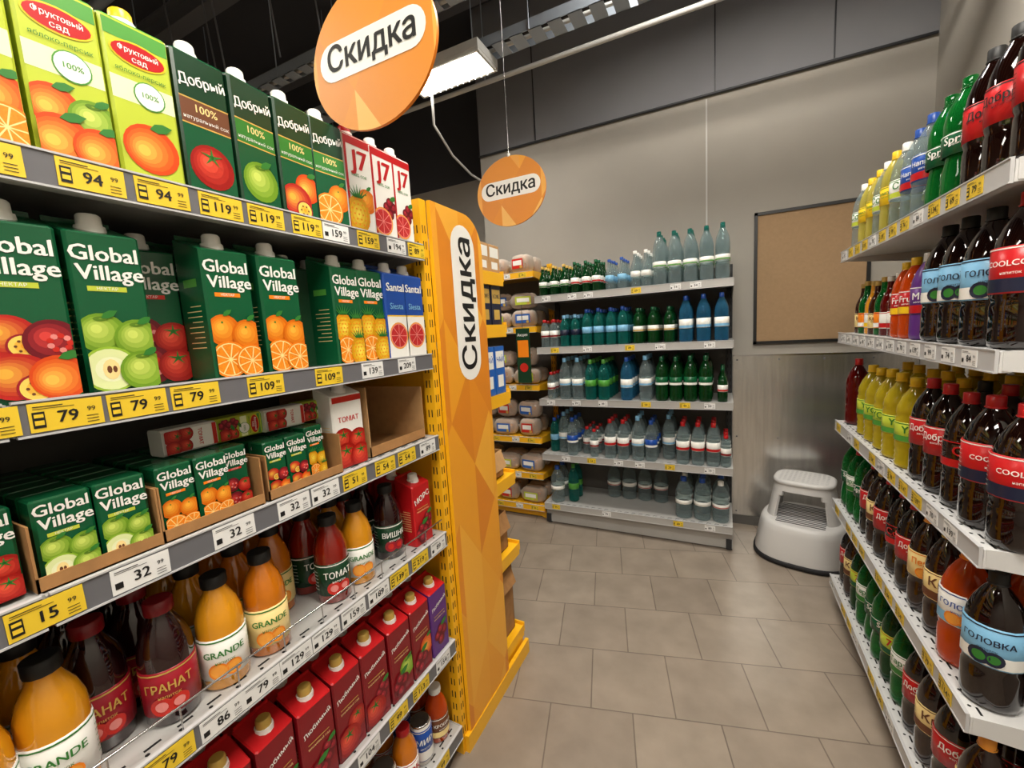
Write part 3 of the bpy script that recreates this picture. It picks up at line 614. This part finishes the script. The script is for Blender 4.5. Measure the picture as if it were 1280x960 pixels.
for x,b,d0 in [(-1.2,tb,.12),(-1.12,cbb,.12),(-1.03,bw,.05),(-.935,wsm,.12),(-.86,wsm,.05),(-.74,rw,.05),(-.645,rw,.05),(-.54,cbb,.05),(-.45,bw,.06),(-.34,cbb,.14),(-.24,rw,.05),(-.145,rw,.05),(-.05,rw,.05),(.025,wsm,.05)]:
    for q in range(3): it.append((b,WM@TR(x+1.27,d0+q*.095,wt[3],J(40))))
build('water_bottles',it)
it=[]
for x,b,d0 in [(-1.18,jug,.08),(-1.18,jug,.2),(-1.06,tb2,.12),(-1.06,tb2,.22),(-.78,jug2,.31),(-.66,jug,.31),(-.54,jug2,.31),(-.42,jug2,.31),(-.24,jug,.09),(-.12,jug,.09),(-.005,jug2,.09),(-.24,jug2,.21),(-.12,jug,.21),(-.005,jug,.21),(-.24,jug2,.33),(-.12,jug,.33)]:
    it.append((b,WM@TR(x+1.27,d0,wt[4],J(40))))
build('large_water_bottles',it)

# ================= bread unit
BM=Matrix.Translation((-2.0,3.06,0))
Bz=[1.98,1.56,1.10,.67,.37,.10]
unit('bread_shelving_unit',.71,.42,Bz,2.1,BM,board='shelf_yellow',strip='shelf_yellow',post='shelf_yellow',back='back_grey',tags={i:[(.12,'34','y'),(.3,'54','y'),(.48,'54','w'),(.62,'34','y')] for i in range(6)},tw=.065,th=.036)
lo=loaf(.21,.13,.12); lo2=loaf(.17,.13,.14,'tomato_print'); lo3=loaf(.2,.13,.13,'blue_box'); it=[]
LL=[lo,lo2,lo3]
for i,z in enumerate(Bz):
    for k in range(3):
        for q in range(2): it.append((LL[(i+k*2)%3],BM@TR(.13+k*.225,.09+q*.155,z+.0215,J(12))))
    if i in(1,2,3):
        for k in range(3): it.append((LL[(k+i)%3],BM@TR(.14+k*.215,.13+J(.02),z+.168,J(15))))
build('bread_loaves',it)
t=T(); box(t,-.055,.055,-.01,0,0,.42,'darkgreen_print'); rect(t,-.045,.045,.2,.33,-.011,'orange_print'); fpoly(t,circ(0,.12,.035),-.011,'tomato_print'); text(t,'Акция',.03,0,.37,-.0115,'white_print',fit=.09); box(t,-.002,.002,-.005,-.001,.42,.6,'chrome')
build('hanging_shelf_sign',[(t,TR(-1.37,2.98,1.15,0))])

# ================= hanging round signs
def sign(x,y,z,rot,R=.2,ev=.86):
    t=T(); n=64; q=R/.2
    ring=[(R*math.cos(2*math.pi*k/n),R*ev*math.sin(2*math.pi*k/n)) for k in range(n)]
    t.add([(a,-.004,b) for a,b in ring],[tuple(range(n))],'facet_orange'); t.add([(a,.004,b) for a,b in ring],[tuple(range(n-1,-1,-1))],'facet_orange')
    t.add([(a,.004,b) for a,b in ring]+[(a,-.004,b) for a,b in ring],[(k,(k+1)%n,(k+1)%n+n,k+n) for k in range(n)],'orange_print',True)
    pill(t,0,.016*q,.345*q,.046*q,-.0048,'white_print'); text(t,'Скидка',.083*q,0,.019*q,-.0056,'black_print',.02)
    pill(t,0,.016*q,.345*q,.046*q,.0048,'white_print')
    tube(t,[(0,0,R*ev*.99),(0,0,4.3-z)],.0009,'chrome',5); lathe(t,[(.008,R*ev*.98),(.008,R*ev*1.07)],'white_print',8,0,0,True,True,True)
    ob=build('round_discount_sign',[(t,I4)]); ob.location=(x,y,z); ob.rotation_euler=(0,0,math.radians(rot)); return ob
sign(-.722,.825,2.200,0,.185,.86); sign(-1.0,2.12,2.284,0,.2,.88)

# ================= step stool
pm('stool_white','#cfcecc',.4); pm('stool_dark','#3c3d40',.6); pm('rubber','#17171a',.7)
def sring(z,a,b,n=40,e=.75,cy=0):
    f=lambda v:math.copysign(abs(v)**e,v)
    return [(a*f(math.cos(2*math.pi*k/n)),cy+b*f(math.sin(2*math.pi*k/n)),z) for k in range(n)]
t=T()
loft(t,[sring(.004,.262,.262),sring(.008,.272,.272),sring(.03,.272,.272),sring(.034,.262,.262)],'rubber',True)
loft(t,[sring(.03,.262,.262),sring(.05,.262,.262),sring(.2,.238,.238),sring(.235,.23,.23),sring(.25,.218,.218),sring(.253,.20,.20)],'stool_white',True,True,True)
for k in range(-6,7):
    ww=.17 if abs(k)<4 else .13
    box(t,-ww,ww,k*.027-.004,k*.027+.004,.2532,.2555,'stool_dark')
n=40; zz=[.252,.30,.35,.40,.43,.455,.475]; A=[(.2,.165),(.19,.158),(.181,.151),(.173,.144),(.168,.14),(.164,.137),(.16,.133)]
cyo=.035
def present(i,k):
    a=(k+.5)/n*2*math.pi; d=abs((a-1.5*math.pi+math.pi)%(2*math.pi)-math.pi)
    lim=[.62,.62,.60,.52,.0,.0][i]
    d2=abs((a-.5*math.pi+math.pi)%(2*math.pi)-math.pi)
    return d>lim and not (d2<lim)
outer=[sring(z,a,b,n,.6,cyo) for z,(a,b) in zip(zz,A)]; inner=[sring(z,a-.014,b-.014,n,.6,cyo) for z,(a,b) in zip(zz,A)]
V=[p for r in outer for p in r]+[p for r in inner for p in r]; o=len(zz)*n; F=[];F2=[]
for i in range(len(zz)-1):
    for k in range(n):
        a=i*n+k;b=i*n+(k+1)%n
        if present(i,k):
            F.append((a,b,b+n,a+n)); F.append((a+o+n,b+o+n,b+o,a+o))
            if not present(i,(k+1)%n): F2.append((b,b+n,b+n+o,b+o)[::-1])
            if not present(i,(k-1)%n): F2.append((a,a+n,a+n+o,a+o))
            if i>0 and not present(i-1,k): F2.append((a,b,b+o,a+o)[::-1])
t.add(V,F,'stool_white',True); t.add(V,F2,'stool_white',False)
loft(t,[sring(.47,.16,.133,n,.6,cyo),sring(.476,.168,.141,n,.6,cyo),sring(.492,.168,.141,n,.6,cyo),sring(.5,.16,.133,n,.6,cyo),sring(.5,.145,.12,n,.6,cyo)],'stool_white',True)
for i in range(-5,6):
    for j in range(-4,5):
        box(t,i*.025-.007,i*.025+.007,cyo+j*.025-.0018,cyo+j*.025+.0018,.5002,.502,'strip_light')
build('step_stool',[(t,TR(.475,3.17,0,-14))])

# ================= room
def room(name,x0,x1,y0,y1,z0,z1,mat):
    t=T(); box(t,x0,x1,y0,y1,z0,z1,mat); return build(name,[(t,I4)])
def floor_mat():
    m=bpy.data.materials.new('floor_tiles'); m.use_nodes=True; nt=m.node_tree; N=nt.nodes.new; L=nt.links.new
    b=nt.nodes['Principled BSDF']; tc=N('ShaderNodeTexCoord'); mp=N('ShaderNodeMapping'); mp.inputs['Rotation'].default_value=(0,0,math.radians(-14)); mp.inputs['Location'].default_value=(.1,.07,0)
    L(tc.outputs['Object'],mp.inputs[0]); br=N('ShaderNodeTexBrick'); L(mp.outputs[0],br.inputs['Vector'])
    br.offset=.5; br.inputs['Scale'].default_value=1; br.inputs['Brick Width'].default_value=.33; br.inputs['Row Height'].default_value=.33; br.inputs['Mortar Size'].default_value=.003; br.inputs['Mortar Smooth'].default_value=.3
    br.inputs['Color1'].default_value=lin('#968a7c'); br.inputs['Color2'].default_value=lin('#8d8174'); br.inputs['Mortar'].default_value=lin('#6e6359')
    n=N('ShaderNodeTexNoise'); n.inputs['Scale'].default_value=7; n.inputs['Detail'].default_value=8; L(tc.outputs['Object'],n.inputs['Vector'])
    mr=N('ShaderNodeMapRange'); mr.inputs['From Min'].default_value=.3; mr.inputs['From Max'].default_value=.7; mr.inputs['To Min'].default_value=.86; mr.inputs['To Max'].default_value=1.12; L(n.outputs['Fac'],mr.inputs['Value'])
    hs=N('ShaderNodeHueSaturation'); L(br.outputs['Color'],hs.inputs['Color']); L(mr.outputs[0],hs.inputs['Value']); L(hs.outputs[0],b.inputs['Base Color'])
    b.inputs['Roughness'].default_value=.32
    bp=N('ShaderNodeBump'); bp.inputs['Strength'].default_value=.3; bp.inputs['Distance'].default_value=.004; bp.invert=True; L(br.outputs['Fac'],bp.inputs['Height']); L(bp.outputs[0],b.inputs['Normal'])
    return reg(m)
floor_mat()
pm('wall_paint','#a6a198',.85,noise=.03,nscale=3,bump=.05); pm('wall_dark','#818185',.8,noise=.05,nscale=2); pm('ceiling_dark','#424247',.85)
pm('steel_sheet','#dcdad6',.24,.93,noise=.10,nscale=6,stretch=(9,9,.5)); pm('frame_black','#1b1a19',.4); pm('board_tan','#a48663',.75,noise=.05,nscale=60); pm('tray_metal','#a2acb8',.4,.3)
pm('conduit_white','#c9c9c6',.5)
XR=1.112
room('floor',-5,XR+.1,-3,4.1,-.1,0,'floor_tiles')
room('ceiling',-5,XR+.1,-3,4.1,4.3,4.4,'ceiling_dark')
room('wall_back',-1.93,XR+.1,3.5,4.05,0,3.1,'wall_paint'); room('wall_back_upper',-1.93,XR+.1,3.5,4.05,3.1,4.3,'wall_dark')
room('wall_back_recess',-5,-1.93,3.95,4.05,0,3.1,'wall_paint'); room('wall_back_recess_upper',-5,-1.93,3.95,4.05,3.1,4.3,'ceiling_dark')
room('wall_right',XR,XR+.1,-3,3.5,0,4.3,'wall_paint')
room('wall_left',-5.1,-5,-3,4.1,0,4.3,'wall_paint'); room('wall_front',-5,XR,-3.1,-3,0,4.3,'wall_paint')
t=T(); tube(t,[(-1.93,3.485,3.1),(XR-.01,3.485,3.1)],.010,'post_dark')
for x in (-1.4,-.05,.62): box(t,x,x+.008,3.494,3.5,3.12,4.3,'post_dark')
build('trim_1',[(t,I4)])
t=T(); box(t,-.105,-.095,3.494,3.5,1.95,3.08,'conduit_white'); build('trim_2',[(t,I4)])
t=T(); box(t,.06,XR,3.488,3.5,0,.07,'back_grey'); build('baseboard_back',[(t,I4)])
t=T(); box(t,.075,XR-.005,3.492,3.4995,.072,1.28,'steel_sheet'); box(t,.075,XR-.005,3.490,3.4995,1.275,1.285,'chrome'); box(t,.072,.078,3.490,3.4995,.072,1.285,'chrome')
for x in (.10,.36,.62,.88,1.09):
    for z in (.1,.68,1.25): box(t,x-.005,x+.005,3.4905,3.492,z-.005,z+.005,'strip_grey')
build('steel_wall_sheet',[(t,I4)])
t=T(); bx=(.2,.845,1.36,2.26)
box(t,bx[0]+.015,bx[1]-.015,3.49,3.4995,bx[2]+.015,bx[3]-.015,'board_tan')
for a in ((bx[0],bx[1],bx[2],bx[2]+.02),(bx[0],bx[1],bx[3]-.02,bx[3]),(bx[0],bx[0]+.02,bx[2],bx[3]),(bx[1]-.02,bx[1],bx[2],bx[3])): box(t,a[0],a[1],3.48,3.4995,a[2],a[3],'frame_black')
build('framed_notice_board',[(t,I4)])
for y,x0,x1,w,z in ((2.56,-5,1.1,.14,3.27),(2.02,-5,1.1,.08,3.22)):
    t=T()
    box(t,x0,x1,y-w/2,y-w/2+.004,z,z+.06,'tray_metal'); box(t,x0,x1,y+w/2-.004,y+w/2,z,z+.06,'tray_metal')
    for k in range(int((x1-x0)/.12)): box(t,x0+.03+k*.12,x0+.11+k*.12,y-w/2,y+w/2,z,z+.003,'tray_metal')
    for x in (-4,-2.5,-1,.5):
        tube(t,[(x,y-w/2-.005,z),(x,y-w/2-.005,4.3)],.004,'tray_metal',6)
    tube(t,[(x0,y+.01,z+.02),(x1,y+.01,z+.02)],.012,'conduit_white'); tube(t,[(x0,y-.03,z+.018),(x1,y-.03,z+.018)],.009,'post_dark')
    build('cable_tray',[(t,I4)])
t=T(); tube(t,[(-4.5,2.86,3.3),(1.1,2.86,3.3)],.016,'conduit_white')
for x in (-3,-1.5,0): tube(t,[(x,2.86,3.3),(x,2.86,4.3)],.004,'tray_metal',6)
build('ceiling_conduit',[(t,I4)])
t=T(); tube(t,[(-1.75,2.56,3.19),(-1.85,2.7,3.05),(-1.9,3.0,2.95),(-1.92,3.3,2.9),(-1.9,3.48,2.88)],.009,'conduit_white'); build('power_cable',[(t,I4)])
t=T(); tube(t,[(-4.8,1.55,3.75),(1.0,1.55,3.75)],.03,'tray_metal',10); tube(t,[(-4.8,1.35,3.8),(1.0,1.35,3.8)],.018,'post_dark',8)
for x in (-4,-2.6,-1.4,.2): tube(t,[(x,1.55,3.75),(x,1.55,4.3)],.005,'post_dark',6); tube(t,[(x+.1,1.35,3.8),(x+.1,1.35,4.3)],.004,'post_dark',6)
build('ceiling_pipes',[(t,I4)])
t=T()
for y in (-1.5,-.3,.9,2.25,3.2):
    box(t,-5,1.11,y-.06,y+.06,4.285,4.3,'strip_grey'); box(t,-5,1.11,y-.008,y+.008,4.14,4.285,'strip_grey'); box(t,-5,1.11,y-.06,y+.06,4.125,4.14,'strip_grey')
build('ceiling_beams',[(t,I4)])
t=T()
for k,(x,y) in enumerate([(-2.2,1.7),(-2.6,1.65),(-1.9,1.72),(-3.2,1.75),(-2.9,1.8)]): tube(t,[(x,y,4.3),(x+.02,y,3.7),(x+.05,y+.03,3.1)],.005,'strip_grey',6)
build('hanging_cables',[(t,I4)])
def lamp(x,y,z,L,W,e):
    t=T(); box(t,-L/2-.02,L/2+.02,-W/2-.02,W/2+.02,.012,.06,'conduit_white')
    for a in (-1,1):
        box(t,-L/2-.02,L/2+.02,a*(W/2+.01)-.008,a*(W/2+.01)+.008,-.008,.012,'conduit_white'); box(t,a*(L/2+.01)-.008,a*(L/2+.01)+.008,-W/2,W/2,-.008,.012,'conduit_white')
    box(t,-L/2,L/2,-W/2,W/2,.004,.012,'lamp_diffuser')
    for k in range(1,12): xx=-L/2+k*L/12; box(t,xx-.002,xx+.002,-W/2,W/2,-.02,-.012,'conduit_white')
    for a in (-1,1): tube(t,[(a*L*.35,0,.06),(a*L*.35,0,4.3-z)],.003,'tray_metal',6)
    ob=build('ceiling_light',[(t,I4)]); ob.location=(x,y,z)
    ld=bpy.data.lights.new('light_source','AREA'); ld.shape='RECTANGLE'; ld.size=L; ld.size_y=W; ld.energy=e; ld.color=(1,.955,.89)
    lo=bpy.data.objects.new('light_source',ld); sc.collection.objects.link(lo); lo.parent=ob; lo.location=(0,0,-.0115)
lamp(-1.56,2.48,3.19,.54,.21,20)
lamp(.15,2.25,3.6,1.2,.3,33)
lamp(.1,.5,3.3,1.2,.5,46)
lamp(.1,-1.3,3.3,1.2,.5,39)
lamp(-2.6,-.5,3.3,1.2,.4,20)
w=bpy.data.worlds.new('World'); sc.world=w; w.use_nodes=True; w.node_tree.nodes['Background'].inputs[0].default_value=(.9,.92,1,1); w.node_tree.nodes['Background'].inputs[1].default_value=.3

# ================= camera
cd=bpy.data.cameras.new('camera'); cam=bpy.data.objects.new('camera',cd); sc.collection.objects.link(cam)
Xc=Vector((1071,-2,530)).normalized(); Yc=Vector((265,81,-530)); Yc=(Yc-Xc*Yc.dot(Xc)).normalized(); Zc=Xc.cross(Yc)
R=Matrix((Xc,Yc,Zc)); cam.matrix_world=Matrix.Translation((0,0,1.55))@R.to_4x4()
cd.sensor_width=36; cd.lens=530/1280*36; cd.clip_start=.02
sc.camera=cam
